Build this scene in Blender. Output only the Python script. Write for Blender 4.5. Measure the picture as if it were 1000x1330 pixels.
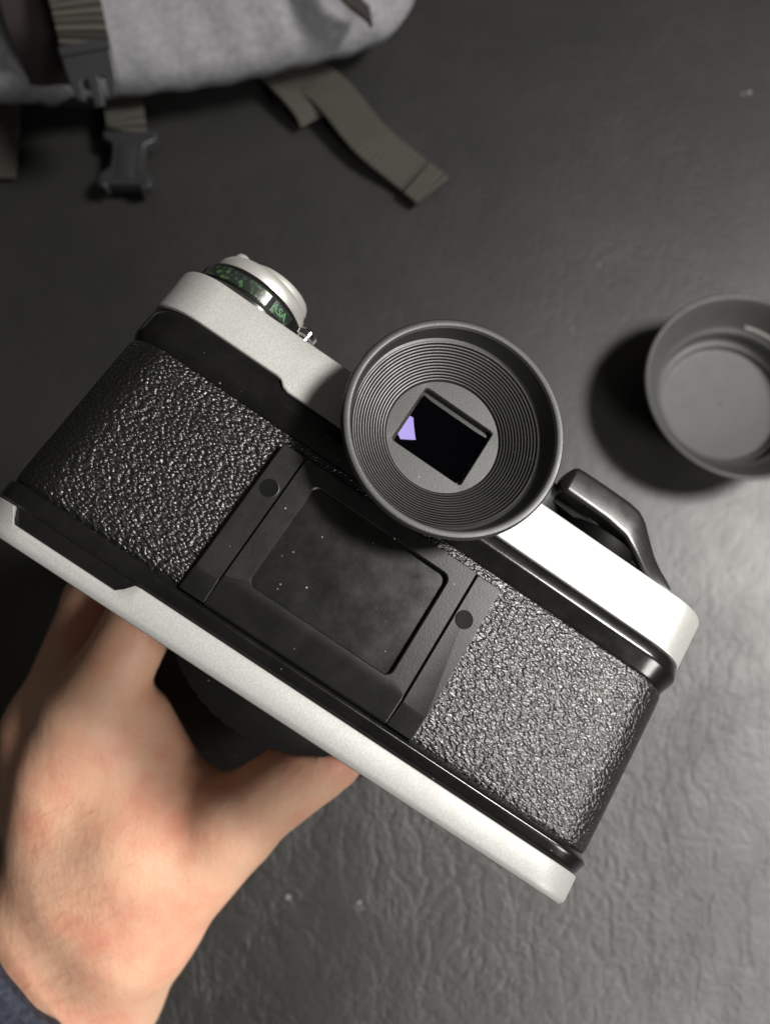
import bpy, bmesh, math, random
import numpy as np
from mathutils import Matrix, Vector
random.seed(7)
S = bpy.context.scene
for o in list(bpy.data.objects): bpy.data.objects.remove(o)
R_ = math.radians
# ---------------------------------------------------------------- camera
TILT = R_(12.0); HCAM = 0.362
cd = bpy.data.cameras.new('camera'); cam = bpy.data.objects.new('camera', cd)
S.collection.objects.link(cam); S.camera = cam
cam.location = (0, 0, HCAM); cam.rotation_euler = (TILT, 0, 0)
cd.sensor_fit = 'VERTICAL'; cd.sensor_height = 36.0; cd.sensor_width = 27.0
cd.lens = 36.0 * 1000 / 1330
cd.clip_start = 0.01; cd.clip_end = 50
cd.dof.use_dof = True; cd.dof.focus_distance = 0.163; cd.dof.aperture_fstop = cd.lens / 2.3
c_, s_ = math.cos(TILT), math.sin(TILT)
# view frame in mm (x right, y down, z away) -> world metres
VM = Matrix(((1, 0, 0, 0), (0, -c_, s_, 0), (0, -s_, -c_, HCAM), (0, 0, 0, 1))) @ Matrix.Scale(0.001, 4)
def V(x, y, z): return VM @ Vector((x, y, z))
def on_table(px, py, h=0.0):
    d = VM.to_3x3() @ Vector(((px - 500) / 1000, (py - 665) / 1000, 1.0)); o = Vector((0, 0, HCAM))
    return o + d * ((h - HCAM) / d.z)
# ---------------------------------------------------------------- world and lamps
w = bpy.data.worlds.new('World'); S.world = w; w.use_nodes = True
w.node_tree.nodes['Background'].inputs[0].default_value = (1.0, 0.93, 0.84, 1)
w.node_tree.nodes['Background'].inputs[1].default_value = 0.04
def area(name, loc, target, size, power, col, sy=None):
    l = bpy.data.lights.new(name, 'AREA'); l.energy = power; l.color = col; l.size = size
    if sy: l.shape = 'RECTANGLE'; l.size_y = sy
    o = bpy.data.objects.new(name, l); S.collection.objects.link(o); o.location = loc
    o.rotation_euler = (Vector(target) - Vector(loc)).to_track_quat('-Z', 'Y').to_euler(); return o
area('room_lamp', (0.92, 0.16, 1.16), (0.02, 0.03, 0.15), 0.30, 21.5, (1.0, 0.97, 0.92), 0.24)
area('table_gloss_fill', (0.56, -0.62, 0.74), (0.15, -0.15, 0.0), 0.30, 5.4, (1.0, 0.97, 0.93))  # added fill for the glow on the lower right of the table
S.view_settings.view_transform = 'Standard'; S.view_settings.look = 'None'
S.view_settings.exposure = 0.3; S.view_settings.gamma = 1
# ---------------------------------------------------------------- materials
def mat(name, col, rough=0.5, metal=0.0, spec=0.5, coat=0.0):
    m = bpy.data.materials.new(name); m.use_nodes = True
    b = m.node_tree.nodes['Principled BSDF']
    b.inputs['Base Color'].default_value = (*col, 1); b.inputs['Roughness'].default_value = rough
    b.inputs['Metallic'].default_value = metal; b.inputs['Specular IOR Level'].default_value = spec
    b.inputs['Coat Weight'].default_value = coat
    m['b'] = 1
    return m, m.node_tree, b
def N(nt, typ, **kw):
    n = nt.nodes.new(typ)
    for k, v in kw.items():
        if hasattr(n, k) and not k.startswith('_'): setattr(n, k, v)
        else: n.inputs[k.strip('_').replace('__', ' ')].default_value = v
    return n
def coords(nt, scale=(1, 1, 1), rot=(0, 0, 0)):
    t = nt.nodes.new('ShaderNodeTexCoord'); m = nt.nodes.new('ShaderNodeMapping')
    m.inputs['Scale'].default_value = scale; m.inputs['Rotation'].default_value = rot
    nt.links.new(t.outputs['Object'], m.inputs['Vector']); return m.outputs[0]
def noise(nt, vec, scale, detail=3, rough=0.5, dist=0.0):
    n = nt.nodes.new('ShaderNodeTexNoise'); nt.links.new(vec, n.inputs['Vector'])
    n.inputs['Scale'].default_value = scale; n.inputs['Detail'].default_value = detail
    n.inputs['Roughness'].default_value = rough; n.inputs['Distortion'].default_value = dist
    return n
def ramp(nt, src, stops):
    r = nt.nodes.new('ShaderNodeValToRGB'); nt.links.new(src, r.inputs[0]); e = r.color_ramp.elements
    while len(e) < len(stops): e.new(0.5)
    for k, (p, c) in enumerate(stops):
        e[k].position = p; e[k].color = (c, c, c, 1) if not hasattr(c, '__len__') else (*c, 1)
    return r.outputs[0]
def math_(nt, op, a, b=None, c=None):
    n = nt.nodes.new('ShaderNodeMath'); n.operation = op
    for i, v in enumerate((a, b, c)):
        if v is None: continue
        if isinstance(v, (int, float)): n.inputs[i].default_value = v
        else: nt.links.new(v, n.inputs[i])
    return n.outputs[0]
def bump(nt, b, h, dist, strength=1.0, prev=None):
    n = nt.nodes.new('ShaderNodeBump'); n.inputs['Distance'].default_value = dist; n.inputs['Strength'].default_value = strength
    nt.links.new(h, n.inputs['Height'])
    if prev: nt.links.new(prev, n.inputs['Normal'])
    if b: nt.links.new(n.outputs[0], b.inputs['Normal'])
    return n.outputs[0]
M = {}
# satin silver covers
m, nt, b = mat('satin_silver', (0.66, 0.65, 0.62), 0.42, 0.5); M['silver'] = m
v = coords(nt); n = noise(nt, v, 2600, 2); nl = noise(nt, v, 60, 4)
nt.links.new(ramp(nt, n.outputs[0], [(0.3, (0.50, 0.50, 0.48)), (0.7, (0.62, 0.62, 0.60))]), b.inputs['Base Color'])
nt.links.new(math_(nt, 'MULTIPLY_ADD', nl.outputs[0], 0.14, 0.36), b.inputs['Roughness'])
bump(nt, b, n.outputs[0], 0.00004, 0.5)
m, nt, b = mat('dimmed_silver', (0.5, 0.5, 0.48), 0.5, 0.25, 0.4); M['dimmed_base'] = m  # same silver as the covers, darkened to hold back glare on the base
v = coords(nt); n = noise(nt, v, 2600, 2); nl = noise(nt, v, 50, 5, 0.65)
nt.links.new(ramp(nt, n.outputs[0], [(0.3, (0.32, 0.32, 0.312)), (0.7, (0.39, 0.39, 0.378))]), b.inputs['Base Color'])
nt.links.new(math_(nt, 'MULTIPLY_ADD', nl.outputs[0], 0.2, 0.42), b.inputs['Roughness'])
bump(nt, b, n.outputs[0], 0.00004, 0.5)
m, nt, b = mat('knob_silver', (0.70, 0.69, 0.66), 0.4, 0.6); M['knob'] = m
m, nt, b = mat('chrome', (0.8, 0.8, 0.8), 0.1, 1.0); M['chrome'] = m
def dusty(name, base, rough, bumpy=0.00003, dust=0.35, spec=0.5, coat=0.0, scr=True):
    m, nt, b = mat(name, (base,) * 3, rough, 0, spec, coat)
    v = coords(nt)
    # sparse pale specks and smears of dust
    vo = nt.nodes.new('ShaderNodeTexVoronoi'); nt.links.new(v, vo.inputs['Vector']); vo.inputs['Scale'].default_value = 620
    sp = nt.nodes.new('ShaderNodeSeparateColor'); nt.links.new(vo.outputs['Color'], sp.inputs[0])
    rare = math_(nt, 'GREATER_THAN', sp.outputs[0], 0.90)
    dot = math_(nt, 'LESS_THAN', vo.outputs['Distance'], 0.12)
    patch = ramp(nt, noise(nt, v, 110, 3).outputs[0], [(0.46, 0.0), (0.62, 1.0)])
    d = math_(nt, 'MULTIPLY', math_(nt, 'MULTIPLY', rare, dot), patch)
    sm = ramp(nt, noise(nt, v, 90, 6, 0.7).outputs[0], [(0.4, 0.0), (0.75, 0.008)])
    f = math_(nt, 'ADD', math_(nt, 'MULTIPLY', d, dust), sm)
    mx = nt.nodes.new('ShaderNodeMix'); mx.data_type = 'RGBA'; nt.links.new(f, mx.inputs[0])
    mx.inputs[6].default_value = (base, base, base * 0.97, 1); mx.inputs[7].default_value = (0.62, 0.6, 0.55, 1)
    nt.links.new(mx.outputs[2], b.inputs['Base Color'])
    nr = noise(nt, v, 160, 5, 0.65)
    nt.links.new(math_(nt, 'MULTIPLY_ADD', nr.outputs[0], 0.22, rough - 0.11), b.inputs['Roughness'])
    bump(nt, b, noise(nt, v, 2200, 2).outputs[0], bumpy, 0.6)
    return m
M['gloss'] = dusty('gloss_black_enamel', 0.005, 0.20, 0.00001, 0.5, 0.5)
M['satin'] = dusty('satin_black_plastic', 0.010, 0.42, 0.00003, 0.6)
M['holder'] = dusty('holder_plastic', 0.006, 0.36, 0.00003, 0.6, 0.36)
M['rubber'] = dusty('eyecup_rubber', 0.024, 0.44, 0.00003, 0.4, 0.75)
M['window'] = dusty('memo_window_plastic', 0.004, 0.24, 0.00001, 0.6, 0.5)
M['black'] = mat('matt_black', (0.005,) * 3, 0.5, 0, 0.25)[0]
M['hole'] = mat('shade_black', (0.002,) * 3, 0.5, 0, 0.1)[0]  # black standing in for shade in rivet holes and under the lever
# pebbled leatherette
def leather(name, sc, base, rough, depth, stretch=(1, 1, 1), spec=0.5):
    m, nt, b = mat(name, (base,) * 3, rough, 0, spec)
    v = coords(nt, stretch)
    nz = noise(nt, v, sc * 0.5, 3)
    mix = nt.nodes.new('ShaderNodeVectorMath'); mix.operation = 'SCALE'; mix.inputs['Scale'].default_value = 1.5 / sc
    nt.links.new(nz.outputs['Color'], mix.inputs[0])
    add = nt.nodes.new('ShaderNodeVectorMath'); nt.links.new(v, add.inputs[0]); nt.links.new(mix.outputs[0], add.inputs[1])
    vo = nt.nodes.new('ShaderNodeTexVoronoi'); vo.feature = 'SMOOTH_F1'; vo.inputs['Scale'].default_value = sc
    vo.inputs['Smoothness'].default_value = 0.2; vo.inputs['Randomness'].default_value = 0.95
    nt.links.new(add.outputs[0], vo.inputs['Vector'])
    h1 = ramp(nt, vo.outputs['Distance'], [(0.0, 1.0), (0.3, 0.88), (0.55, 0.5), (0.8, 0.0)])
    big = noise(nt, add.outputs[0], sc * 0.5, 3, 0.5).outputs[0]
    h = math_(nt, 'ADD', math_(nt, 'MULTIPLY', h1, 0.75), math_(nt, 'MULTIPLY', big, 0.75))
    fine = noise(nt, v, sc * 5, 2).outputs[0]
    h = math_(nt, 'ADD', h, math_(nt, 'MULTIPLY', fine, 0.08))
    bump(nt, b, h, depth, 1.0)
    nt.links.new(math_(nt, 'MULTIPLY_ADD', fine, 0.15, rough - 0.07), b.inputs['Roughness'])
    return m
M['leatherette'] = leather('leatherette', 1450, 0.004, 0.34, 0.00025, (0.66, 1.15, 1.0), 0.9)
# ---------------------------------------------------------------- mesh helpers
SC = 0.001
def link(name, verts, faces, material, parent=None, smooth=True, sc=SC, autosm=None, mw=None):
    me = bpy.data.meshes.new(name)
    me.from_pydata([tuple(c * sc for c in p) for p in verts], [], faces); me.validate()
    bm = bmesh.new(); bm.from_mesh(me); bmesh.ops.recalc_face_normals(bm, faces=bm.faces); bm.to_mesh(me); bm.free()
    if smooth:
        me.shade_smooth()
        me.set_sharp_from_angle(angle=R_(autosm or 38))
    mats = material if isinstance(material, (list, tuple)) else [material]
    for q in mats: me.materials.append(q)
    o = bpy.data.objects.new(name, me); S.collection.objects.link(o)
    if parent: o.parent = parent
    if mw is not None: o.matrix_world = mw
    return o
def loft(rows, cap0=True, cap1=True, closed=True):
    n = len(rows[0]); vs = [p for r in rows for p in r]; fs = []
    for i in range(len(rows) - 1):
        for j in range(n if closed else n - 1):
            a = i * n + j; b2 = i * n + (j + 1) % n; fs.append((a, b2, b2 + n, a + n))
    if cap0: fs.append(tuple(range(n))[::-1])
    if cap1: fs.append(tuple(range((len(rows) - 1) * n, len(rows) * n)))
    return vs, fs
def join(*parts):
    vs, fs = [], []
    for v, f in parts:
        k = len(vs); vs += v; fs += [tuple(i + k for i in q) for q in f]
    return vs, fs
def rrect(x0, x1, y0, y1, r, k=6):
    pts = []
    for cx, cy, a0 in ((x1 - r, y1 - r, 0), (x0 + r, y1 - r, 90), (x0 + r, y0 + r, 180), (x1 - r, y0 + r, 270)):
        for i in range(k + 1):
            a = R_(a0 + 90 * i / k); pts.append((cx + r * math.cos(a), cy + r * math.sin(a)))
    return pts
def rr(rows, k=6):   # rows of (x0,x1,y0,y1,r,z)
    return loft([[(x, y, q[5]) for x, y in rrect(*q[:5], k)] for q in rows])
def lathe(prof, n=96, centre=(0, 0, 0), axis='z', cap0=False, cap1=False):
    rows = []
    for r, h in prof:
        row = []
        for i in range(n):
            a = 2 * math.pi * i / n; x, y = r * math.cos(a), r * math.sin(a)
            p = (x, y, h) if axis == 'z' else (x, h, -y)
            row.append(tuple(p[k] + centre[k] for k in range(3)))
        rows.append(row)
    return loft(rows, cap0, cap1)
def empty(name, label, cat, mw, group=None):
    o = bpy.data.objects.new(name, None); S.collection.objects.link(o); o.matrix_world = mw
    o.empty_display_size = 0.02; o['label'] = label; o['category'] = cat
    if group: o['group'] = group
    return o
def tag(o, label=None, cat=None, kind=None, group=None):
    if label: o['label'] = label
    if cat: o['category'] = cat
    if kind: o['kind'] = kind
    if group: o['group'] = group
    return o
# ---------------------------------------------------------------- table
m, nt, b = mat('table_leather', (0.035, 0.035, 0.032), 0.5, 0, 1.0); M['table'] = m
v = coords(nt)
vw = noise(nt, v, 9, 3)
sc = nt.nodes.new('ShaderNodeVectorMath'); sc.operation = 'SCALE'; sc.inputs['Scale'].default_value = 0.05
nt.links.new(vw.outputs['Color'], sc.inputs[0])
ad = nt.nodes.new('ShaderNodeVectorMath'); nt.links.new(v, ad.inputs[0]); nt.links.new(sc.outputs[0], ad.inputs[1])
mp = nt.nodes.new('ShaderNodeMapping'); mp.inputs['Scale'].default_value = (1.0, 0.55, 1); mp.inputs['Rotation'].default_value = (0, 0, R_(8))
nt.links.new(ad.outputs[0], mp.inputs['Vector'])
w1 = nt.nodes.new('ShaderNodeTexNoise'); w1.noise_type = 'RIDGED_MULTIFRACTAL'; nt.links.new(mp.outputs[0], w1.inputs['Vector'])
w1.inputs['Scale'].default_value = 42; w1.inputs['Detail'].default_value = 5; w1.inputs['Roughness'].default_value = 0.5
w2 = noise(nt, ad.outputs[0], 300, 4, 0.7); w3 = noise(nt, v, 16, 3); w4 = noise(nt, v, 11, 4, 0.6)
msk = ramp(nt, w4.outputs[0], [(0.36, 0.25), (0.62, 1.0)])
vc = nt.nodes.new('ShaderNodeTexVoronoi'); vc.feature = 'DISTANCE_TO_EDGE'; vc.inputs['Scale'].default_value = 75
vs_ = nt.nodes.new('ShaderNodeVectorMath'); vs_.operation = 'SCALE'; vs_.inputs['Scale'].default_value = 0.018
nt.links.new(noise(nt, mp.outputs[0], 90, 4, 0.6).outputs['Color'], vs_.inputs[0]); va_ = nt.nodes.new('ShaderNodeVectorMath')
nt.links.new(mp.outputs[0], va_.inputs[0]); nt.links.new(vs_.outputs[0], va_.inputs[1]); nt.links.new(va_.outputs[0], vc.inputs['Vector'])
crease = math_(nt, 'SUBTRACT', ramp(nt, vc.outputs['Distance'], [(0.0, 0.0), (0.10, 0.75), (0.3, 1.0)]), 0.93)
h = math_(nt, 'MULTIPLY', math_(nt, 'SUBTRACT', math_(nt, 'POWER', math_(nt, 'MAXIMUM', w1.outputs[0], 0.001), 2.0), 0.3), 0.05)
h = math_(nt, 'ADD', h, math_(nt, 'MULTIPLY', crease, 0.095))
h = math_(nt, 'ADD', h, math_(nt, 'MULTIPLY', math_(nt, 'SUBTRACT', w2.outputs[0], 0.5), 0.34))
sy = nt.nodes.new('ShaderNodeSeparateXYZ'); nt.links.new(v, sy.inputs[0])
worn = nt.nodes.new('ShaderNodeMapRange'); nt.links.new(sy.outputs[1], worn.inputs[0])
for i_, q_ in enumerate((0.10, -0.08, 0.28, 1.0)): worn.inputs[1 + i_].default_value = q_
h = math_(nt, 'MULTIPLY', math_(nt, 'MULTIPLY', h, msk), worn.outputs[0])
h = math_(nt, 'ADD', h, math_(nt, 'MULTIPLY', w3.outputs[0], 0.10))
bump(nt, b, h, 0.0026, 0.9)
cl = noise(nt, v, 14, 5, 0.6)
nt.links.new(ramp(nt, cl.outputs[0], [(0.3, (0.008, 0.0085, 0.0085)), (0.7, (0.016, 0.0155, 0.0145))]), b.inputs['Base Color'])
nt.links.new(math_(nt, 'MULTIPLY_ADD', noise(nt, v, 60, 5, 0.7).outputs[0], 0.10, 0.43), b.inputs['Roughness'])
t = link('table_top', [(-1.5, -1.5, 0), (1.5, -1.5, 0), (1.5, 1.5, 0), (-1.5, 1.5, 0)], [(0, 1, 2, 3)], M['table'], sc=1)
tag(t, kind='structure')
# ---------------------------------------------------------------- film camera
BM = VM @ Matrix(((0.8257, 0.5259, 0.2038, -21.65), (0.5615, -0.8010, -0.2079, 41.65), (0.0539, 0.2861, -0.9567, 154.33), (0, 0, 0, 1)))
loc, rot, _ = BM.decompose()
BW = Matrix.LocRotScale(loc, rot, (1, 1, 1))
camr = empty('film_camera', 'silver and black film camera seen from its leather covered back with a round rubber eyecup', 'camera', BW)
XL, XR, ZF = -74.0, 74.6, -32.0
def outline(off, rad=12.0, k=14, nside=90):
    x0, x1, z0, z1, r = XL - off, XR + off, ZF - off, 0 + off, rad + off
    pts = []
    def arc(cx, cz, a0):
        for i in range(k + 1):
            a = R_(a0 + 90 * i / k); pts.append((cx + r * math.cos(a), cz + r * math.sin(a)))
    arc(x1 - r, z1 - r, 0)
    for i in range(1, nside): pts.append((x1 - r + (x0 - x1 + 2 * r) * i / nside, z1))
    arc(x0 + r, z1 - r, 90); arc(x0 + r, z0 + r, 180)
    for i in range(1, 10): pts.append((x0 + r + (x1 - x0 - 2 * r) * i / 10, z0))
    arc(x1 - r, z0 + r, 270)
    return pts
def lean(x): return 1 - sstep(-41, -37, x)
def wrap(rows, rad=12.0, cap0=True, cap1=True):   # rows (offset, y or fn(x,z))
    out = []
    for off, y in rows:
        oa, ob = off if isinstance(off, tuple) else (off, off)
        row = []
        for (xa, za), (xb, zb) in zip(outline(oa, rad), outline(ob, rad)):
            t = lean(xa); x = xa * t + xb * (1 - t); z = za * t + zb * (1 - t)
            row.append((x, y(x, z) if callable(y) else y, z))
        out.append(row)
    return loft(out, cap0, cap1)
def sstep(a, b, x):
    t = min(1, max(0, (x - a) / (b - a))); return t * t * (3 - 2 * t)
def base_top(x, z):
    if z < -14: return 6.8
    d = sstep(-66.8, -65.2, x) * (1 - sstep(-41.2, -38.0, x))
    return 6.8 - 3.1 * d
def cover_bottom(x, z):
    if z < -14: return 58.7
    return 58.7 + 1.9 * (1 - sstep(-40.6, -37.6, x))
link('base_plate', *wrap([(-1.2, 0.0), (-0.5, 0.12), (0.1, 0.8), (0.25, 1.5), (0.25, 2.6), (0.25, lambda x, z: base_top(x, z) - 0.35), (0.1, lambda x, z: base_top(x, z) - 0.08), (-0.3, base_top), (-2.0, base_top)]), M['dimmed_base'], camr)
link('top_cover', *wrap([(-2.0, cover_bottom), (-0.2, cover_bottom), (0.12, lambda x, z: cover_bottom(x, z) + 0.08), (0.25, lambda x, z: cover_bottom(x, z) + 0.35), (0.25, lambda x, z: cover_bottom(x, z) + 0.6), (0.25, 61.8), (0.25, 66), (0.25, 70.9), (0.1, 71.3), (-0.4, 71.5)]), M['silver'], camr)
link('body_core', *wrap([(-1.6, 2.0), (-1.6, 62.0)]), M['black'], camr)
link('lower_door_trim', *wrap([(-1.7, 2.6), (-0.95, 3.0), (-0.75, 3.4), (-0.7, 6.9), ((-0.15, -0.25), 7.3), ((0.0, 0.1), 8.1), ((0.02, 0.5), 9.2), ((0.02, 0.68), 9.65), ((0.02, 0.66), 9.95), ((0, 0.35), 10.35), ((-0.1, -0.35), 10.9), (-0.9, 11.5), (-1.8, 11.6)]), M['gloss'], camr)
def ut(y0, y1): return lambda x, z: y0 + (y1 - y0) * lean(x) if z > -14 else y0
link('upper_door_trim', *wrap([(-1.8, 51.0), (-1.0, 51.2), (-0.8, 51.4), (-0.6, 51.9), ((-0.05, -0.3), 52.8), ((0.1, 0.15), 53.9), ((0.1, 0.6), 54.9), ((0.1, 0.78), 55.4), ((0.1, 0.76), 55.9), ((0.1, 0.5), 57.2), ((0.1, 0.25), 58.0), ((0, -0.1), ut(58.0, 59.0)), (-0.75, ut(58.5, 60.2)), (-0.8, ut(58.9, 60.9)), (-1.8, ut(59, 61.0))]), M['gloss'], camr)
# leather covering: smooth puff, grid dense enough for a soft edge
rows = [(-1.8, 11.2), (-1.0, 11.3), (-0.6, 11.7), (-0.4, 12.6)] + [(-0.35, 12.6 + 37.0 * i / 8) for i in range(1, 8)] + [(-0.4, 50.0), (-0.6, 50.9), (-1.0, 51.2), (-1.8, 51.3)]
link('leather_covering', *wrap(rows), M['leatherette'], camr)
# memo holder
mh = link('memo_holder', *rr([(-25.3, 19.2, 10.9, 48.3, 0.3, -1.0), (-25.3, 19.2, 10.9, 48.3, 0.3, 0.5), (-25.25, 19.15, 11.3, 48.25, 0.35, 0.9), (-25.2, 19.1, 16.6, 48.2, 0.4, 2.35), (-25.0, 18.9, 17.6, 48.0, 0.4, 2.6), (-20.6, 14.7, 18.9, 44.4, 1.9, 2.6), (-20.3, 14.4, 19.2, 44.1, 1.7, 2.42), (-20.25, 14.35, 19.25, 44.05, 1.6, 1.2)]), M['holder'], camr, autosm=16)
link('memo_window', *rr([(-20.3, 14.4, 19.2, 44.1, 1.3, 0.5), (-20.3, 14.4, 19.2, 44.1, 1.3, 1.21)]), M['window'], mh)
for x0, x1, cx in ((-31.2, -25.36, -27.9), (19.26, 25.6, 21.9)):
    st = link('side_strip', *rr([(x0, x1, 11.1, 48.2, 0.3, -1.0), (x0, x1, 11.1, 48.2, 0.3, 0.9), (x0 + 0.2, x1 - 0.1, 15.6, 48.1, 0.35, 2.1), (x0 + 0.42, x1 - 0.12, 16.4, 47.9, 0.35, 2.28)]), M['holder'], mh, autosm=16)
    link('rivet', *lathe([(2.05, 2.0), (2.05, 2.40), (1.9, 2.43), (1.8, 2.3)], 40, (cx, 38.1, 0)), M['holder'], st)
    link('rivet_hole', *lathe([(1.82, 2.0), (1.82, 2.32), (0.1, 2.30)], 40, (cx, 38.1, 0), cap1=True), M['hole'], st)
# eyepiece and eyecup
EC = (-3.1, 68.1, 0)
prof = [(12.5, 0.0), (13.6, 0.6), (14.2, 3.5), (16.8, 7.0), (20.6, 10.6), (22.9, 12.6), (23.7, 13.6), (24.0, 14.4), (23.9, 14.9), (23.5, 15.4), (22.9, 15.5), (22.3, 15.35), (21.9, 14.9), (21.75, 14.0), (21.5, 12.4), (21.2, 11.4), (20.6, 11.2)]
NR = 13
for i in range(NR):
    f0 = i / NR; f1 = (i + 1) / NR
    ra = 20.5 + (12.7 - 20.5) * f0; rb = 20.5 + (12.7 - 20.5) * f1
    za = 11.3 + (8.0 - 11.3) * f0 ** 0.9; zb = 11.3 + (8.0 - 11.3) * f1 ** 0.9
    prof += [(ra - 0.06, za + 0.05), (ra - 0.14, za + 0.22), (rb + 0.24, za + 0.16), (rb + 0.15, za + 0.0), (rb + 0.09, zb - 0.30)]
prof += [(12.5, 7.95)]
NA = 112
base = lathe(prof, NA, EC)
def drift(z): return max(0.0, min(1.0, (15.0 - z) / 4.0))
bv = list(base[0])
for i in range(14 * NA, len(bv)):
    x, y, z = bv[i]; bv[i] = (x - 0.6 * drift(z), y - 0.5 * drift(z), z)
base = (bv, base[1])
hole = rrect(-12.7, 5.2, 60.5, 75.2, 0.8, NA // 4 - 1)
hole = [(x, y) for x, y in hole]
circ = [(12.5 * math.cos(R_(360 * i / NA)) + EC[0] - 0.6, 12.5 * math.sin(R_(360 * i / NA)) + EC[1] - 0.5) for i in range(NA)]
# match rectangle points to circle angles
def rect_at(a, x0, x1, y0, y1, r):
    cx, cy = (x0 + x1) / 2, (y0 + y1) / 2; hx, hy = (x1 - x0) / 2, (y1 - y0) / 2
    p = 34.0; c, s = abs(math.cos(a)) / hx, abs(math.sin(a)) / hy
    q = (c ** p + s ** p) ** (-1 / p) if r else 1 / max(c, s)
    return (cx + q * math.cos(a), cy + q * math.sin(a))
def ring_rect(x0, x1, y0, y1, z, r=1):
    return [(*rect_at(2 * math.pi * i / NA, x0, x1, y0, y1, r), z) for i in range(NA)]
NA2 = NA
face = loft([[(x, y, 7.95) for x, y in circ], ring_rect(-12.75, 5.25, 60.35, 75.25, 7.9), ring_rect(-12.5, 5.0, 60.6, 75.0, 7.6), ring_rect(-12.4, 4.9, 60.7, 74.9, 5.6)], False, False)
eye = link('eyecup', *join(base, face), M['rubber'], camr, autosm=30)
link('eyepiece_frame', *loft([ring_rect(-12.45, 4.95, 60.65, 74.95, 6.4), ring_rect(-12.1, 4.6, 61.0, 73.6, 6.45), ring_rect(-11.9, 4.4, 61.2, 73.4, 5.0), ring_rect(-11.8, 4.3, 61.3, 72.4, 1.0)], False, True), M['satin'], eye)
# eyepiece glass, dished to set where the lamp reflection falls
g = 20; gv, gf = [], []
for i in range(g + 1):
    for j in range(g + 1):
        x = -12.1 + 16.7 * i / g; y = 61.0 + 12.4 * j / g
        gv.append((x, y, 5.2 + ((x + 3.75) ** 2 + (y - 64.5) ** 2) / (2 * 34.0)))
for i in range(g):
    for j in range(g): a = i * (g + 1) + j; gf.append((a, a + 1, a + g + 2, a + g + 1))
m, nt, b = mat('coated_glass', (0.001, 0.001, 0.0015), 0.015, 0, 0.10); M['glass'] = m
b.inputs['Specular Tint'].default_value = (0.5, 0.42, 1.0, 1)
link('eyepiece_glass', gv, gf, M['glass'], eye)
# pentaprism housing behind the eyecup
prism = [[(-3.5 + sx * 18, 70.5, z0) for sx, z0 in ((-1, -2), (1, -2), (1, -36), (-1, -36))], [(-3.5 + sx * 16, 76, z0) for sx, z0 in ((-1, -2.5), (1, -2.5), (1, -38), (-1, -38))], [(-3.5 + sx * 8, 83.5, z0) for sx, z0 in ((-1, -8), (1, -8), (1, -36), (-1, -36))]]
link('prism_housing', *loft(prism), M['silver'], camr)
# rewind knob and film speed dial
DX, DZ = -58.6, -16.2
m, nt, b = mat('dial_enamel', (0.02, 0.03, 0.022), 0.3, 0.2, 0.6); M['dial'] = m
v = coords(nt); cell = nt.nodes.new('ShaderNodeTexVoronoi'); nt.links.new(v, cell.inputs['Vector']); cell.inputs['Scale'].default_value = 1300
spc = nt.nodes.new('ShaderNodeSeparateColor'); nt.links.new(cell.outputs['Color'], spc.inputs[0])
nt.links.new(ramp(nt, spc.outputs[1], [(0.5, (0.02, 0.028, 0.022)), (0.85, (0.05, 0.06, 0.05)), (0.99, (0.07, 0.17, 0.06))]), b.inputs['Base Color'])
dial = link('film_speed_dial', *lathe([(14.0, 71.3), (14.6, 71.6), (14.7, 72.6), (14.2, 73.2), (13.9, 73.3), (13.7, 73.9), (13.75, 77.6), (13.3, 78.6), (12.6, 79.1)], 96, (DX, 0, DZ), 'y', True, True), M['black'], camr)
link('chrome_ring', *lathe([(14.75, 71.6), (15.0, 71.9), (14.95, 72.8), (14.3, 73.3), (13.8, 73.4)], 96, (DX, 0, DZ), 'y'), M['chrome'], dial)
for a0, a1, mm in ((-58, 22, 'dial'), (-82, -63, 'dial'), (27, 52, 'dial')):
    rows = []
    for y in (74.1, 74.3, 77.2, 77.4):
        rr_ = 13.85 if y in (74.1, 77.4) else 14.05
        rows.append([(DX + rr_ * math.sin(R_(a0 + (a1 - a0) * i / 24)), y, DZ + rr_ * math.cos(R_(a0 + (a1 - a0) * i / 24))) for i in range(25)])
    link('dial_window', *loft(rows, False, False, False), M[mm], dial)
tc = bpy.data.curves.new('dial_letters', 'FONT'); tc.body = 'ASA'; tc.size = 0.0026; tc.align_x = 'CENTER'; tc.extrude = 0.00004
to = bpy.data.objects.new('dial_letters', tc); S.collection.objects.link(to)
tm = bpy.data.meshes.new_from_object(to); bpy.data.objects.remove(to)
tm.materials.append(mat('letter_green', (0.10, 0.26, 0.14), 0.4)[0])
to = bpy.data.objects.new('dial_letters', tm); S.collection.objects.link(to); to.parent = dial
ta = R_(36); to.location = (0.001 * (DX + 14.12 * math.sin(ta)), 0.0748, 0.001 * (DZ + 14.12 * math.cos(ta))); to.rotation_euler = (0, ta, 0)
knob = link('rewind_knob', *lathe([(11.6, 78.7), (12.5, 79.1), (12.6, 79.9), (12.3, 81.6), (11.6, 82.7), (10.8, 83.1)], 96, (DX, 0, DZ), 'y', True, True), M['knob'], camr)
link('crank', *lathe([(9.4, 82.9), (9.3, 84.0), (8.9, 84.9), (7.8, 85.3)], 64, (DX + 2.2, 0, DZ), 'y', True, True), M['knob'], knob)
link('crank_pin', *lathe([(2.0, 82.4), (2.1, 84.6), (1.7, 85.6), (0.9, 86.1)], 32, (DX - 7.8, 0, DZ + 3.5), 'y', True, True), M['knob'], knob)
link('lock_button', *lathe([(1.9, 71.4), (2.0, 74.6), (2.6, 74.9), (2.7, 76.2), (2.1, 76.9), (0.9, 77.1)], 32, (-42.6, 0, -8), 'y', True, True), M['chrome'], camr)
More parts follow.
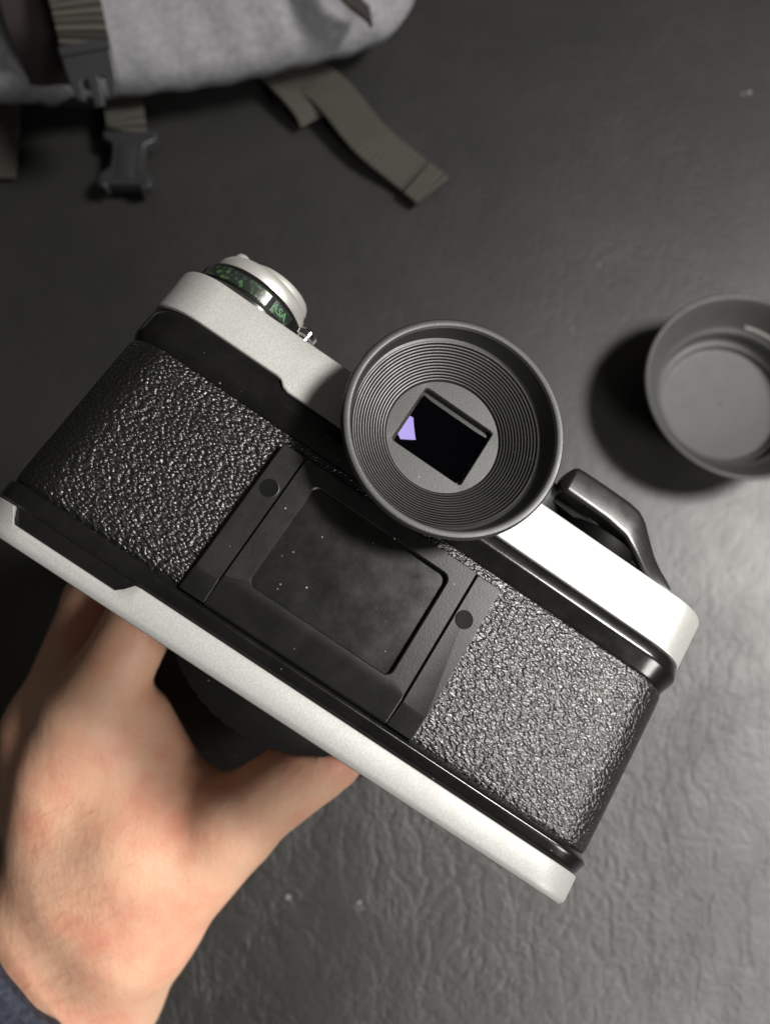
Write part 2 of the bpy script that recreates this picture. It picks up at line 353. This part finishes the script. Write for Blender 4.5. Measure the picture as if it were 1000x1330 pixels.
# advance lever
def extrude(poly, z0, z1, bev=0.6, steps=3):
    cx = sum(p[0] for p in poly) / len(poly); cy = sum(p[1] for p in poly) / len(poly)
    def inset(d):
        out = []; n = len(poly)
        for i in range(n):
            a, p, c = Vector(poly[i - 1]), Vector(poly[i]), Vector(poly[(i + 1) % n])
            e1 = (p - a).normalized(); e2 = (c - p).normalized(); n1 = Vector((-e1.y, e1.x)); n2 = Vector((-e2.y, e2.x))
            nn = (n1 + n2); nn = nn / max(nn.length_squared / 2, 0.5); out.append(p + nn * d)
        return out
    rows = [[(p[0], p[1], z0) for p in inset(bev)]]
    rows.append([(p[0], p[1], z0 + bev) for p in poly])
    for k in range(steps + 1):
        a = math.pi / 2 * k / steps
        rows.append([(p[0], p[1], z1 - bev + bev * math.sin(a)) for p in inset(bev * (1 - math.cos(a)))])
    rows.append([(p[0], p[1], z1) for p in inset(bev * 1.3)])
    return loft(rows)
def smooth_poly(pts, n=4):
    out = []
    L = len(pts)
    for i in range(L):
        p0, p1, p2, p3 = (Vector(pts[(i + k - 1) % L]) for k in range(4))
        for j in range(n):
            t = j / n
            out.append(tuple(0.5 * ((2 * p1) + (-p0 + p2) * t + (2 * p0 - 5 * p1 + 4 * p2 - p3) * t * t + (-p0 + 3 * p1 - 3 * p2 + p3) * t ** 3)))
    return out
tx = ([26.4, 26.8, 27.5, 28.6, 30.5, 37, 43.6, 46.8, 49.2, 51.8, 55.3, 58.6, 61.0, 62.6], [81.6, 83.6, 85.4, 86.2, 86.4, 86.5, 86.5, 86.0, 84.6, 82.1, 79.0, 77.0, 75.8, 74.6])
bx = ([26.4, 26.8, 27.5, 28.6, 40, 46, 50.2, 54, 57.5, 61.0, 62.6], [81.0, 79.8, 79.0, 78.6, 78.5, 77.6, 75.6, 73.6, 72.4, 72.0, 72.4])
rows = []
for x in list(np.linspace(26.4, 30.0, 9)) + list(np.linspace(30.8, 62.6, 44)):
    x = float(x); yt, yb = float(np.interp(x, *tx)), float(np.interp(x, *bx)); hh = (yt - yb) / 2; cy = (yt + yb) / 2
    end = min(1.0, (x - 26.0) / 2.2) ** 0.5; dz = 3.0 * end; row = []
    zc = -5.6 - 2.2 * sstep(46, 62, x)
    for i in range(32):
        a = 2 * math.pi * i / 32; c, sn = math.cos(a), math.sin(a); p = 0.30
        yy = cy + hh * math.copysign(abs(sn) ** p, sn); row.append((x, yy, zc + dz * math.copysign(abs(c) ** p, c) - 0.10 * (yy - yb)))
    rows.append(row)
lev = link('advance_lever', *loft(rows), dusty('lever_plastic', 0.012, 0.26, 0.00001, 0.4, 0.55), camr, autosm=70)
link('lever_arm', *loft([[(28, 76.6, -7), (56, 73.6, -4.5), (62, 73.0, -12), (54, 73.2, -24), (40, 73.4, -24), (27, 76.6, -13)], [(28, 78.6, -7), (56, 76.2, -4.5), (62, 74.4, -12), (54, 75.0, -24), (40, 75.2, -24), (27, 78.6, -13)]]), M['hole'], lev)  # near-black colour paints the shade in the gap under the lever
link('lever_collar', *lathe([(13.5, 71.3), (13.8, 71.8), (13.8, 76.0), (13.0, 76.6)], 64, (43.5, 0, -16.5), 'y', True, True), M['hole'], lev)  # fills the rest of that gap with painted shade
link('shutter_dial', *lathe([(8.2, 71.3), (8.6, 72), (8.6, 80.2), (7.9, 81.0)], 64, (24.2, 0, -15), 'y', True, True), M['satin'], camr)
link('lever_screw', *lathe([(5.0, 71.3), (5.0, 73.9), (4.4, 74.5)], 48, (59.5, 0, -11.5), 'y', True, True), M['chrome'], camr)
# lens barrel on the front; flared hood made up to blacken the gap
lens = link('lens_barrel', *lathe([(30, -30), (31, -34), (33, -36), (33, -44), (40, -47), (43, -50), (43, -72), (42, -73), (42, -76), (43, -77), (43, -104), (41, -106), (41, -118), (45, -122), (66, -152), (67, -153), (66, -154), (63, -150), (40, -120), (20, -116)], 96, (-3, 35, 0), cap1=True), M['satin'], camr)
nr, fr = [], []
for k in range(60):
    a0 = 2 * math.pi * k / 60; a1 = a0 + 2 * math.pi / 60 * 0.6
    q = []
    for rr2 in (42.9, 43.4):
        for z in (-52, -70):
            for a in (a0, a1): q.append((-3 + rr2 * math.cos(a), 35 + rr2 * math.sin(a), z))
    kk = len(nr); nr += q
    fr += [tuple(kk + i for i in f) for f in ((4, 5, 7, 6), (0, 1, 5, 4), (2, 6, 7, 3), (0, 4, 6, 2), (1, 3, 7, 5))]
link('focus_ring', nr, fr, M['black'], lens)
# ---------------------------------------------------------------- rubber lens cup on the table
cc = on_table(930, 528)
cup = lathe([(0.5, 0), (27, 0), (31, 1.0), (34.5, 5), (38, 13), (42.2, 20), (45.6, 24.2), (46.7, 25.0), (47.1, 25.8), (46.7, 26.5), (45.8, 26.7), (44.8, 26.2), (43.9, 25.0), (41.8, 21.0), (39.5, 17.5), (37.6, 14.5), (36.4, 13.0), (35.6, 12.4), (34.9, 12.2), (34.4, 11.6), (34.0, 8), (33.6, 6.4), (33.0, 5.9), (31.0, 5.7), (30.4, 5.4), (30.1, 4.0), (29.6, 3.2), (28, 3.0), (0.5, 3.0)], 128)
M['hoodtab'] = mat('tab_plastic', (0.25, 0.25, 0.23), 0.35)[0]
m = dusty('hood_rubber', 0.055, 0.5, 0.00002, 0.25, 0.5)
cup = ([(x * 0.96, y * 0.96, z * 1.12) for x, y, z in cup[0]], cup[1])
co = link('rubber_hood', *cup, m, autosm=50, mw=Matrix.Translation(cc) @ Matrix.Rotation(R_(0), 4, 'Z'))
trow = []
for rr4, zz in ((36.6, 13.6), (35.2, 14.4), (35.4, 16.2), (39.2, 18.4)):
    trow.append([(rr4 * math.cos(R_(a)), rr4 * math.sin(R_(a)), zz) for a in np.linspace(44, 74, 14)])
link('inner_tab', *loft(trow, False, False, False), M['hoodtab'], co)
tag(co, 'round black rubber lens hood lying open side up on the table', 'lens hood')
# ---------------------------------------------------------------- hand (one continuous surface from a blended distance field)
def P(px, py, d): return np.array([(px - 500) * d / 1000, (py - 665) * d / 1000, d])
prims = []   # a, b, ra, rb, k
def cone(a, b, ra, rb, k=5.0): prims.append((np.array(a, float), np.array(b, float), ra, rb, k))
W = P(62, 1290, 262); F = P(-150, 1480, 300)
imcp, mmcp, rmcp, pmcp = P(120, 925, 236), P(62, 950, 254), P(50, 985, 272), P(75, 1030, 288)
HAND = dict(
 index=[imcp, P(192, 790, 240), P(245, 640, 238), P(315, 570, 236)],
 middle=[mmcp, P(128, 782, 256), P(215, 645, 256), P(290, 585, 256)],
 ring=[rmcp, P(140, 790, 278), P(225, 665, 278), P(300, 620, 276)],
 pinky=[pmcp, P(160, 850, 294), P(225, 740, 296), P(280, 690, 296)])
RAD = dict(index=(12.5, 10.6, 8.8, 7.6), middle=(12.5, 10.8, 9.0, 7.8), ring=(12, 10.2, 8.6, 7.4), pinky=(11, 9.0, 7.6, 6.6))
for nme, pts in HAND.items():
    r = RAD[nme]
    for i in range(3): cone(pts[i], pts[i + 1], r[i], r[i + 1], 3.0)
Wr = W
mid = (imcp + mmcp) / 2 + np.array([2.0, 6, -3])
for q, r in ((mid, 13.5), (mid + np.array([0, 12, 0]), 15), (imcp, 12.5), (mmcp, 12.5), (rmcp, 12), (pmcp, 11)): cone(Wr + (q - imcp) * 0.25, q, 19, r, 9)
cone(Wr, F, 27, 31, 10); cone(Wr + np.array([14, -6, 4]), F + np.array([10, 0, 0]), 23, 28, 10)
tcmc, tmcp, tip_, ttip = P(172, 1190, 244), P(298, 1072, 234), P(418, 985, 232), P(520, 890, 238)
cone(Wr + np.array([16, -2, -2]), tcmc, 23, 21, 10); cone(tcmc, tmcp, 20, 14.5, 8); cone(tmcp, tip_, 12.6, 11.2, 4); cone(tip_, ttip, 11.0, 8.5, 3)
cone(P(70, 1195, 252), Wr + np.array([0, 4, -4]), 20, 24, 14)
# first web and dorsal muscle between thumb and index
cone(P(205, 1075, 240), P(145, 960, 240), 15, 13.5, 9)
cone(P(245, 1030, 240), P(190, 930, 246), 8.5, 8.0, 8)
cone(P(262, 1012, 238), P(287, 1040, 235), 4.5, 4.0, 3.5)
cone(P(180, 1100, 238), P(120, 1130, 242), 20, 20, 10)
lo = np.min([np.minimum(a, b) - max(ra, rb) - 5 for a, b, ra, rb, k in prims], 0); hi = np.max([np.maximum(a, b) + max(ra, rb) + 5 for a, b, ra, rb, k in prims], 0)
H = 1.35
dims = np.ceil((hi - lo) / H).astype(int) + 1
ax = [lo[i] + H * np.arange(dims[i], dtype=np.float32) for i in range(3)]
D = np.full(dims, 60.0, np.float32)
for a, b, ra, rb, k in prims:
    l2 = np.minimum(a, b) - max(ra, rb) - 14; h2 = np.maximum(a, b) + max(ra, rb) + 14
    sl = tuple(slice(max(0, int((l2[i] - lo[i]) / H)), min(dims[i], int((h2[i] - lo[i]) / H) + 2)) for i in range(3))
    X, Y, Z = np.meshgrid(ax[0][sl[0]], ax[1][sl[1]], ax[2][sl[2]], indexing='ij')
    ba = b - a; L2 = float(ba @ ba)
    t = np.clip(((X - a[0]) * ba[0] + (Y - a[1]) * ba[1] + (Z - a[2]) * ba[2]) / L2, 0, 1)
    d = np.sqrt((X - a[0] - t * ba[0]) ** 2 + (Y - a[1] - t * ba[1]) ** 2 + (Z - a[2] - t * ba[2]) ** 2) - (ra + (rb - ra) * t)
    o = D[sl]; hh = np.clip(0.5 + 0.5 * (o - d) / k, 0, 1)
    D[sl] = o * (1 - hh) + d * hh - k * hh * (1 - hh)
tdir = (ttip - tip_) + (tip_ - tmcp); tdir = tdir / np.linalg.norm(tdir); cc0 = tip_ + (tip_ - tmcp) * -0.02
X, Y, Z = np.meshgrid(*ax, indexing='ij')
for off_, dep in ((0.0, 0.9), (-2.6, 0.5), (2.4, 0.4)):
    al = (X - cc0[0]) * tdir[0] + (Y - cc0[1]) * tdir[1] + (Z - cc0[2]) * tdir[2] - off_ + 0.7 * np.sin(Z * 0.5 + X * 0.3)
    rd = (X - cc0[0]) ** 2 + (Y - cc0[1]) ** 2 + (Z - cc0[2]) ** 2
    D += (dep * np.exp(-(al / 0.9) ** 2) * (rd < 400)).astype(np.float32)
# keep clear of the lens barrel (smooth subtraction so that the fingers press on it)
axis_o = np.array([0.8257 * -3 + 0.5259 * 35 - 21.65, 0.5615 * -3 - 0.801 * 35 + 41.65, 0.0539 * -3 + 0.2861 * 35 + 154.33]); axis_d = np.array([-0.2038, 0.2079, 0.9567])
X, Y, Z = np.meshgrid(*ax, indexing='ij')
tt = (X - axis_o[0]) * axis_d[0] + (Y - axis_o[1]) * axis_d[1] + (Z - axis_o[2]) * axis_d[2]
dc = 44.0 - np.sqrt((X - axis_o[0] - tt * axis_d[0]) ** 2 + (Y - axis_o[1] - tt * axis_d[1]) ** 2 + (Z - axis_o[2] - tt * axis_d[2]) ** 2)
dc = np.where(tt > 104, np.minimum(dc, 104 - tt), dc); dc = np.where(tt < 45, np.minimum(dc, tt - 34 + 0 * dc), dc)
D = np.maximum(D, dc)
def surface_nets(D, lo, H):
    Sg = D < 0; nx, ny, nz = D.shape
    cs = np.zeros((nx - 1, ny - 1, nz - 1), np.int32)
    for i in (0, 1):
        for j in (0, 1):
            for k in (0, 1): cs += Sg[i:nx - 1 + i, j:ny - 1 + j, k:nz - 1 + k]
    act = (cs > 0) & (cs < 8); idx = -np.ones(act.shape, np.int64); ids = np.argwhere(act); idx[act] = np.arange(len(ids))
    acc = np.zeros((len(ids), 3)); cnt = np.zeros(len(ids))
    c8 = [(i, j, k) for i in (0, 1) for j in (0, 1) for k in (0, 1)]
    val = {c: D[ids[:, 0] + c[0], ids[:, 1] + c[1], ids[:, 2] + c[2]] for c in c8}
    for c in c8:
        for a in range(3):
            if c[a] == 0:
                e = list(c); e[a] = 1; e = tuple(e); v0, v1 = val[c], val[e]; cr = (v0 < 0) != (v1 < 0)
                t = np.where(cr, v0 / np.where(cr, v0 - v1, 1), 0)
                for q in range(3): acc[:, q] += np.where(cr, c[q] + (t if q == a else 0), 0)
                cnt += cr
    vs = (ids + acc / cnt[:, None]) * H + lo; faces = []
    for a in range(3):
        b_, c_2 = (a + 1) % 3, (a + 2) % 3
        sl0 = [slice(None)] * 3; sl1 = [slice(None)] * 3; sl0[a] = slice(0, -1); sl1[a] = slice(1, None)
        cr = Sg[tuple(sl0)] != Sg[tuple(sl1)]; e = np.argwhere(cr)
        ok = (e[:, b_] > 0) & (e[:, c_2] > 0) & (e[:, b_] < D.shape[b_] - 1) & (e[:, c_2] < D.shape[c_2] - 1); e = e[ok]
        def ii(db, dc2):
            q = e.copy(); q[:, b_] -= db; q[:, c_2] -= dc2; return idx[q[:, 0], q[:, 1], q[:, 2]]
        f = np.stack([ii(0, 0), ii(1, 0), ii(1, 1), ii(0, 1)], 1)
        fl = Sg[e[:, 0], e[:, 1], e[:, 2]]; f[~fl] = f[~fl][:, ::-1]
        faces.append(f)
    return vs, np.concatenate(faces)
hv, hf = surface_nets(D, lo, H)
me = bpy.data.meshes.new('hand'); n4 = np.array([[VM[i][j] for j in range(4)] for i in range(4)])
hw = hv @ n4[:3, :3].T + n4[:3, 3]
wl = V(*W)
me.from_pydata((hw - np.array(wl)).tolist(), [], hf.tolist()); me.validate()
bm = bmesh.new(); bm.from_mesh(me)
for _ in range(3): bmesh.ops.smooth_vert(bm, verts=bm.verts, factor=0.5, use_axis_x=True, use_axis_y=True, use_axis_z=True)
bmesh.ops.recalc_face_normals(bm, faces=bm.faces); bm.to_mesh(me); bm.free(); me.shade_smooth()
m, nt, b = mat('skin', (0.6, 0.36, 0.25), 0.48, 0, 0.4); M['skin'] = m
v = coords(nt)
n1 = noise(nt, v, 45, 4, 0.6); n2 = noise(nt, v, 700, 3)
nt.links.new(ramp(nt, n1.outputs[0], [(0.3, (0.70, 0.32, 0.22)), (0.5, (0.75, 0.44, 0.30)), (0.72, (0.77, 0.50, 0.345))]), b.inputs['Base Color'])
b.inputs['Subsurface Weight'].default_value = 0.5; b.inputs['Subsurface Radius'].default_value = (1.0, 0.35, 0.2); b.inputs['Subsurface Scale'].default_value = 0.004
cr = nt.nodes.new('ShaderNodeTexVoronoi'); cr.inputs['Scale'].default_value = 900; nt.links.new(v, cr.inputs['Vector'])
nb = bump(nt, None, cr.outputs['Distance'], 0.00008, 0.5)
ce = nt.nodes.new('ShaderNodeTexVoronoi'); ce.feature = 'DISTANCE_TO_EDGE'; ce.inputs['Scale'].default_value = 520
cvv = nt.nodes.new('ShaderNodeVectorMath'); cvv.operation = 'SCALE'; cvv.inputs['Scale'].default_value = 0.004
nt.links.new(noise(nt, v, 300, 3).outputs['Color'], cvv.inputs[0]); cva = nt.nodes.new('ShaderNodeVectorMath'); nt.links.new(v, cva.inputs[0]); nt.links.new(cvv.outputs[0], cva.inputs[1])
nt.links.new(cva.outputs[0], ce.inputs['Vector'])
nb = bump(nt, None, ramp(nt, ce.outputs['Distance'], [(0.0, 0.0), (0.12, 1.0)]), 0.00010, 0.5, nb)
bump(nt, b, noise(nt, coords(nt, (1, 0.45, 0.7), (0, 0, R_(35))), 130, 4, 0.55).outputs[0], 0.0011, 0.45, nb)
person = empty('person', 'bare left hand in a dark navy sleeve holding the camera from below', 'person', Matrix.Translation(wl))
hand = bpy.data.objects.new('hand', me); S.collection.objects.link(hand); me.materials.append(M['skin']); hand.parent = person
# fine hairs on the back of the hand
rng = random.Random(3); hvv, hff = [], []
nv = len(me.vertices); got = 0
for _ in range(60000):
    q = me.vertices[rng.randrange(nv)]
    wp = Vector(q.co) + wl; cp = VM.inverted() @ wp; px_ = 500 + 1000 * cp.x / cp.z; py_ = 665 + 1000 * cp.y / cp.z
    if not (20 < px_ < 190 and 1040 < py_ < 1300) or q.normal.dot((Vector((0, 0, HCAM)) - wp).normalized()) < 0.15: continue
    if rng.random() > math.exp(-((px_ - 70) / 70) ** 2): continue
    nrm = Vector(q.normal); dr = (VM.to_3x3() @ Vector((-0.75 + rng.uniform(-.35, .35), 0.6 + rng.uniform(-.35, .35), 0))).normalized()
    tg_ = (dr - nrm * dr.dot(nrm)).normalized(); sd_ = tg_.cross(nrm); Lh = rng.uniform(0.003, 0.0065); r0 = 0.00004
    k0 = len(hvv); p0 = Vector(q.co)
    for st_ in range(4):
        t_ = st_ / 3; pc = p0 + tg_ * Lh * t_ + nrm * (0.0011 * math.sin(t_ * 2.2)) + sd_ * 0.0006 * t_ * t_; rr3 = r0 * (1 - 0.8 * t_)
        hvv += [tuple(pc + nrm * rr3), tuple(pc + sd_ * rr3), tuple(pc - sd_ * rr3)]
    for st_ in range(3):
        for e_ in range(3): a_ = k0 + st_ * 3 + e_; b_ = k0 + st_ * 3 + (e_ + 1) % 3; hff.append((a_, b_, b_ + 3, a_ + 3))
    got += 1
    if got >= 170: break
hm = mat('hair', (0.42, 0.25, 0.13), 0.5)[0]
ho = link('arm_hair', hvv, hff, hm, person, sc=1); ho['kind'] = 'stuff'
# sleeve
m, nt, b = mat('navy_cloth', (0.022, 0.026, 0.042), 0.85, 0, 0.3); M['navy'] = m
v = coords(nt); wv = nt.nodes.new('ShaderNodeTexNoise'); wv.inputs['Scale'].default_value = 900; nt.links.new(v, wv.inputs['Vector'])
bump(nt, b, wv.outputs[0], 0.0004, 0.8)
nt.links.new(ramp(nt, noise(nt, v, 500, 3).outputs[0], [(0.3, (0.014, 0.017, 0.028)), (0.7, (0.04, 0.045, 0.066))]), b.inputs['Base Color'])
wv_, fv_ = Vector(V(*(W + np.array([-14, -4, 0])))), Vector(V(*F)); dirv = (fv_ - wv_).normalized()
u1 = dirv.orthogonal().normalized(); u2 = dirv.cross(u1)
rows = []
r3 = VM.to_3x3(); tocam = (r3 @ Vector((0.35, 0, -1))).normalized(); lowr = (r3 @ Vector((0.7, 0.7, 0))).normalized()
for s, r in ((1.0, 30), (0.0, 33), (1, 35.5), (4, 37), (40, 40), (80, 44), (125, 47)):
    row = []
    for i in range(72):
        a = 2 * math.pi * i / 72; u = u1 * math.cos(a) + u2 * math.sin(a)
        off = (-37 - 20 * max(-0.4, u.dot(tocam)) + 24 * u.dot(lowr)) * max(0, 1 - s / 80)
        row.append(tuple(wv_ + dirv * (s + off) * 0.001 + u * (r + 0.7 * math.sin(5 * a + s * 0.05) + 0.4 * math.sin(11 * a)) * 0.001 - wl))
    rows.append(row)
link('sleeve', *loft(rows, False, False), M['navy'], person, sc=1)
# ---------------------------------------------------------------- backpack
m, nt, b = mat('grey_canvas', (0.34, 0.33, 0.35), 0.9, 0, 0.2); M['canvas'] = m
v = coords(nt); wa = nt.nodes.new('ShaderNodeTexWave'); wa.inputs['Scale'].default_value = 420; wa.inputs['Distortion'].default_value = 1.0
nt.links.new(coords(nt, (1, 1, 1), (0, 0, R_(50))), wa.inputs['Vector'])
nb = bump(nt, None, wa.outputs[1], 0.0004, 0.5)
bump(nt, b, noise(nt, v, 28, 4, 0.55).outputs[0], 0.010, 0.22, nb)
nt.links.new(ramp(nt, noise(nt, v, 300, 4).outputs[0], [(0.3, (0.19, 0.19, 0.203)), (0.7, (0.26, 0.26, 0.275))]), b.inputs['Base Color'])
bag = empty('backpack', 'grey canvas backpack with dark webbing straps lying at the top left of the table', 'backpack', Matrix.Translation(on_table(200, -100)))
bl = bag.matrix_world.translation
# front silhouette (picture, at a height of 25 mm) and a body that bulges over it
fr_ = [(-220, 150), (-100, 132), (0, 126), (70, 127), (140, 122), (220, 112), (300, 98), (380, 82), (450, 64), (500, 46), (526, 28), (538, 5), (545, -30), (550, -90)]
fpts = []
for i in range(len(fr_) - 1):
    for k in range(6):
        t = k / 6; fpts.append(tuple(fr_[i][q] * (1 - t) + fr_[i + 1][q] * t for q in (0, 1)))
fpts.append(fr_[-1])
for _ in range(3): fpts = [fpts[0]] + [tuple((fpts[i - 1][q] + 2 * fpts[i][q] + fpts[i + 1][q]) / 4 for q in (0, 1)) for i in range(1, len(fpts) - 1)] + [fpts[-1]]
ctr = Vector(on_table(120, -330)); ctr.z = 0
prof_b = [(0.045, 0.004), (0.024, 0.010), (0.007, 0.020), (0.0, 0.032), (0.003, 0.042), (0.014, 0.051), (0.030, 0.058), (0.055, 0.065), (0.09, 0.070), (0.13, 0.073), (0.18, 0.075)]
rows = []
def hnoise(x, y): return 0.0022 * math.sin(x * 70 + 1.3 * math.sin(y * 60)) + 0.002 * math.sin(y * 130 + x * 50) + 0.0012 * math.sin(x * 260 + y * 170)
for inn, z in prof_b:
    row = []
    for fp in fpts:
        p = on_table(*fp, 0.032); p.z = 0; dv = (ctr - p).normalized(); q = p + dv * inn
        row.append((q.x - bl.x, q.y - bl.y, z + hnoise(q.x, q.y) * min(1, z / 0.03)))
    rows.append(row)
rows.append([(ctr.x - bl.x, ctr.y - bl.y, 0.075)] * len(fpts))
link('bag_body', *loft(rows, False, False, False), M['canvas'], bag, sc=1, autosm=80)
# webbing
def webbing_mat(name, c0, c1, scale):
    m, nt, b = mat(name, c0, 0.8, 0, 0.3)
    wa = nt.nodes.new('ShaderNodeTexWave'); wa.bands_direction = 'X'; wa.inputs['Scale'].default_value = scale; wa.inputs['Distortion'].default_value = 0.6
    t = nt.nodes.new('ShaderNodeUVMap'); nt.links.new(t.outputs[0], wa.inputs['Vector'])
    nt.links.new(ramp(nt, wa.outputs[1], [(0.2, c0), (0.8, c1)]), b.inputs['Base Color']); bump(nt, b, wa.outputs[1], 0.0004, 0.8)
    return m
M['web'] = webbing_mat('webbing', (0.022, 0.021, 0.017), (0.068, 0.064, 0.053), 110)
def ribbon(name, pts, width, thick, material, parent, wave=0, side=None):
    """pts: world points along the middle; flat strap with thickness"""
    base = parent.matrix_world.translation; pp = [Vector(p) for p in pts]
    fine = []
    for i in range(len(pp) - 1):
        p0 = pp[max(i - 1, 0)]; p1 = pp[i]; p2 = pp[i + 1]; p3 = pp[min(i + 2, len(pp) - 1)]
        for j in range(60 if wave else 12):
            t = j / (60 if wave else 12); fine.append(0.5 * ((2 * p1) + (-p0 + p2) * t + (2 * p0 - 5 * p1 + 4 * p2 - p3) * t * t + (-p0 + 3 * p1 - 3 * p2 + p3) * t ** 3))
    fine.append(pp[-1]); rows = []; L = 0; us = []
    for i, p in enumerate(fine):
        tg = (fine[min(i + 1, len(fine) - 1)] - fine[max(i - 1, 0)]).normalized()
        sd = (Vector(side) - tg * Vector(side).dot(tg)).normalized() if side else tg.cross(Vector((0, 0, 1))).normalized()
        nn = sd.cross(tg).normalized()
        if i: L += (p - fine[i - 1]).length
        us.append(L); hw_, ht = width / 2, thick / 2
        wz = wave * math.sin(L * 1150)
        rows.append([tuple(p + sd * (a * hw_) + nn * (c * ht + wz) - base) for a, c in ((-1, -0.4), (-0.97, -1), (0.97, -1), (1, -0.4), (1, 0.4), (0.97, 1), (-0.97, 1), (-1, 0.4))])
    o = link(name, *loft(rows), material, parent, sc=1, autosm=45)
    uv = o.data.uv_layers.new(name='UVMap')
    for poly in o.data.polygons:
        for li in poly.loop_indices:
            vi = o.data.loops[li].vertex_index; uv.data[li].uv = (us[min(vi // 8, len(us) - 1)] * 1.0, (vi % 8) * 0.01)
    return o
def T(px, py, h): return on_table(px, py, h)
ribbon('strap', [T(330, 55, 0.010), T(385, 90, 0.010), T(430, 120, 0.011), T(480, 180, 0.009), T(530, 222, 0.005), T(560, 247, 0.004)], 0.0225, 0.0018, M['web'], bag)
ribbon('strap_end', [T(541, 231, 0.0066), T(556, 243, 0.0058), T(562, 249, 0.0055)], 0.0228, 0.0022, M['web'], bag)
ribbon('strap', [T(330, 70, 0.010), T(372, 108, 0.011), T(398, 138, 0.009), T(408, 156, 0.006)], 0.0165, 0.0022, M['web'], bag)
ribbon('strap', [T(340, 60, 0.006), T(352, 100, 0.006), T(372, 135, 0.005)], 0.010, 0.002, M['black'], bag)
ribbon('strap', [T(8, 110, 0.008), T(6, 160, 0.008), T(2, 215, 0.003), T(0, 232, 0.003)], 0.0165, 0.0018, M['web'], bag)
m = webbing_mat('dark_band', (0.022, 0.017, 0.016), (0.03, 0.024, 0.022), 150)
ribbon('dark_band', [T(35, -80, 0.082), T(40, -20, 0.076), T(55, 40, 0.066), T(74, 90, 0.046), T(84, 122, 0.030), T(88, 135, 0.018)], 0.030, 0.0025, m, bag, side=(1, 0.0, 0.0))
ribbon('dark_band', [T(430, -60, 0.075), T(455, -10, 0.066), T(480, 22, 0.052)], 0.012, 0.002, m, bag)
ribbon('buckle_strap', [T(80, -90, 0.090), T(90, -30, 0.088), T(99, 5, 0.084), T(107, 40, 0.077), T(112, 62, 0.070)], 0.0215, 0.0022, M['web'], bag, wave=0.0004, side=(1, 0.12, 0))
# buckles
def slab(poly, zt, n=3): return extrude(poly, -zt / 2, zt / 2, min(0.8, zt / 3), n)
pl = mat('buckle_plastic', (0.026, 0.027, 0.029), 0.36, 0, 0.5)[0]
def place(px, py, h, ang, tiltx=0, s=1.0):
    return Matrix.Translation(on_table(px, py, h)) @ Matrix.Rotation(R_(ang), 4, 'Z') @ Matrix.Rotation(R_(tiltx), 4, 'X')
def child_at(o, parent, mw): o.parent = parent; o.matrix_parent_inverse = parent.matrix_world.inverted(); o.matrix_world = mw; return o
mw = place(119, 92, 0.066, 12, 28)
male = [(-11, 10), (-11, 5), (-10.5, -4), (-9, -11), (-5.5, -12), (-5.2, -4), (-2.4, -3), (-2.2, -15), (2.2, -15), (2.4, -3), (5.2, -4), (5.5, -12), (9, -11), (10.5, -4), (11, 5), (11, 10)]
bk = link('buckle', *slab(male, 3.6), pl, None); child_at(bk, bag, mw)
bar = link('buckle_bar', *rr([(-11, 11, 6.5, 11, 1, 1.0), (-11, 11, 6.5, 11, 1, 2.6), (-10.5, 10.5, 7, 10.5, 0.8, 3.2)]), pl, None); child_at(bar, bag, mw)
mw = place(168, 206, 0.010, -2, 0)
fem = [(-13.5, 15), (-13.5, 9.5), (-8.2, 6.5), (-7.6, 0), (-7.8, -7), (-12.5, -11), (-13.2, -18), (-9, -19.5), (-8.5, -17.3), (8.5, -17.3), (9, -19.5), (13.6, -18), (13, -11), (8, -7), (7.8, 0), (8.4, 6), (13.5, 9), (13.8, 15)]
bk2 = link('buckle', *slab(fem, 7.0), pl, None); child_at(bk2, bag, mw)
rib = link('buckle_ridge', *rr([(-4.5, 4.5, -14, 6, 1.5, 3.0), (-4.5, 4.5, -14, 6, 1.5, 3.9), (-3.9, 3.9, -13.4, 5.4, 1.2, 4.2)]), pl, None); child_at(rib, bag, mw)
ribbon('buckle_strap', [T(150, 110, 0.010), T(160, 135, 0.014), T(163, 152, 0.016), T(165, 166, 0.014), T(165, 171, 0.012)], 0.0200, 0.0022, M['web'], bag, side=(1, 0, 0))
# crumbs on the table
for i, (px, py, r) in enumerate([(972, 120, 0.0013), (964, 122, 0.0008), (374, 1165, 0.0012), (466, 1172, 0.0012), (470, 1180, 0.0007), (777, 344, 0.0008), (742, 428, 0.0006)]):
    bm = bmesh.new(); bmesh.ops.create_icosphere(bm, subdivisions=2, radius=r)
    for q in bm.verts: q.co *= random.uniform(0.7, 1.15)
    me = bpy.data.meshes.new('crumb'); bm.to_mesh(me); bm.free(); me.shade_smooth(); me.materials.append(M['canvas'])
    o = bpy.data.objects.new('crumb', me); S.collection.objects.link(o); o.location = on_table(px, py, r * 0.5); o.scale = (1.2, 1, 0.5)
    where = ['large pale crumb right of the strap near the top right corner of the table', 'tiny pale crumb beside the large one near the top right corner', 'pale crumb on the table between the hand and the silver base plate', 'pale crumb on the table below the middle of the silver base plate', 'tiny crumb touching the one below the middle of the base plate', 'small crumb on the table up and left of the rubber hood', 'tiny crumb on the table between eyecup and rubber hood'][i]
    tag(o, where, 'crumb', group='crumbs scattered on the table')
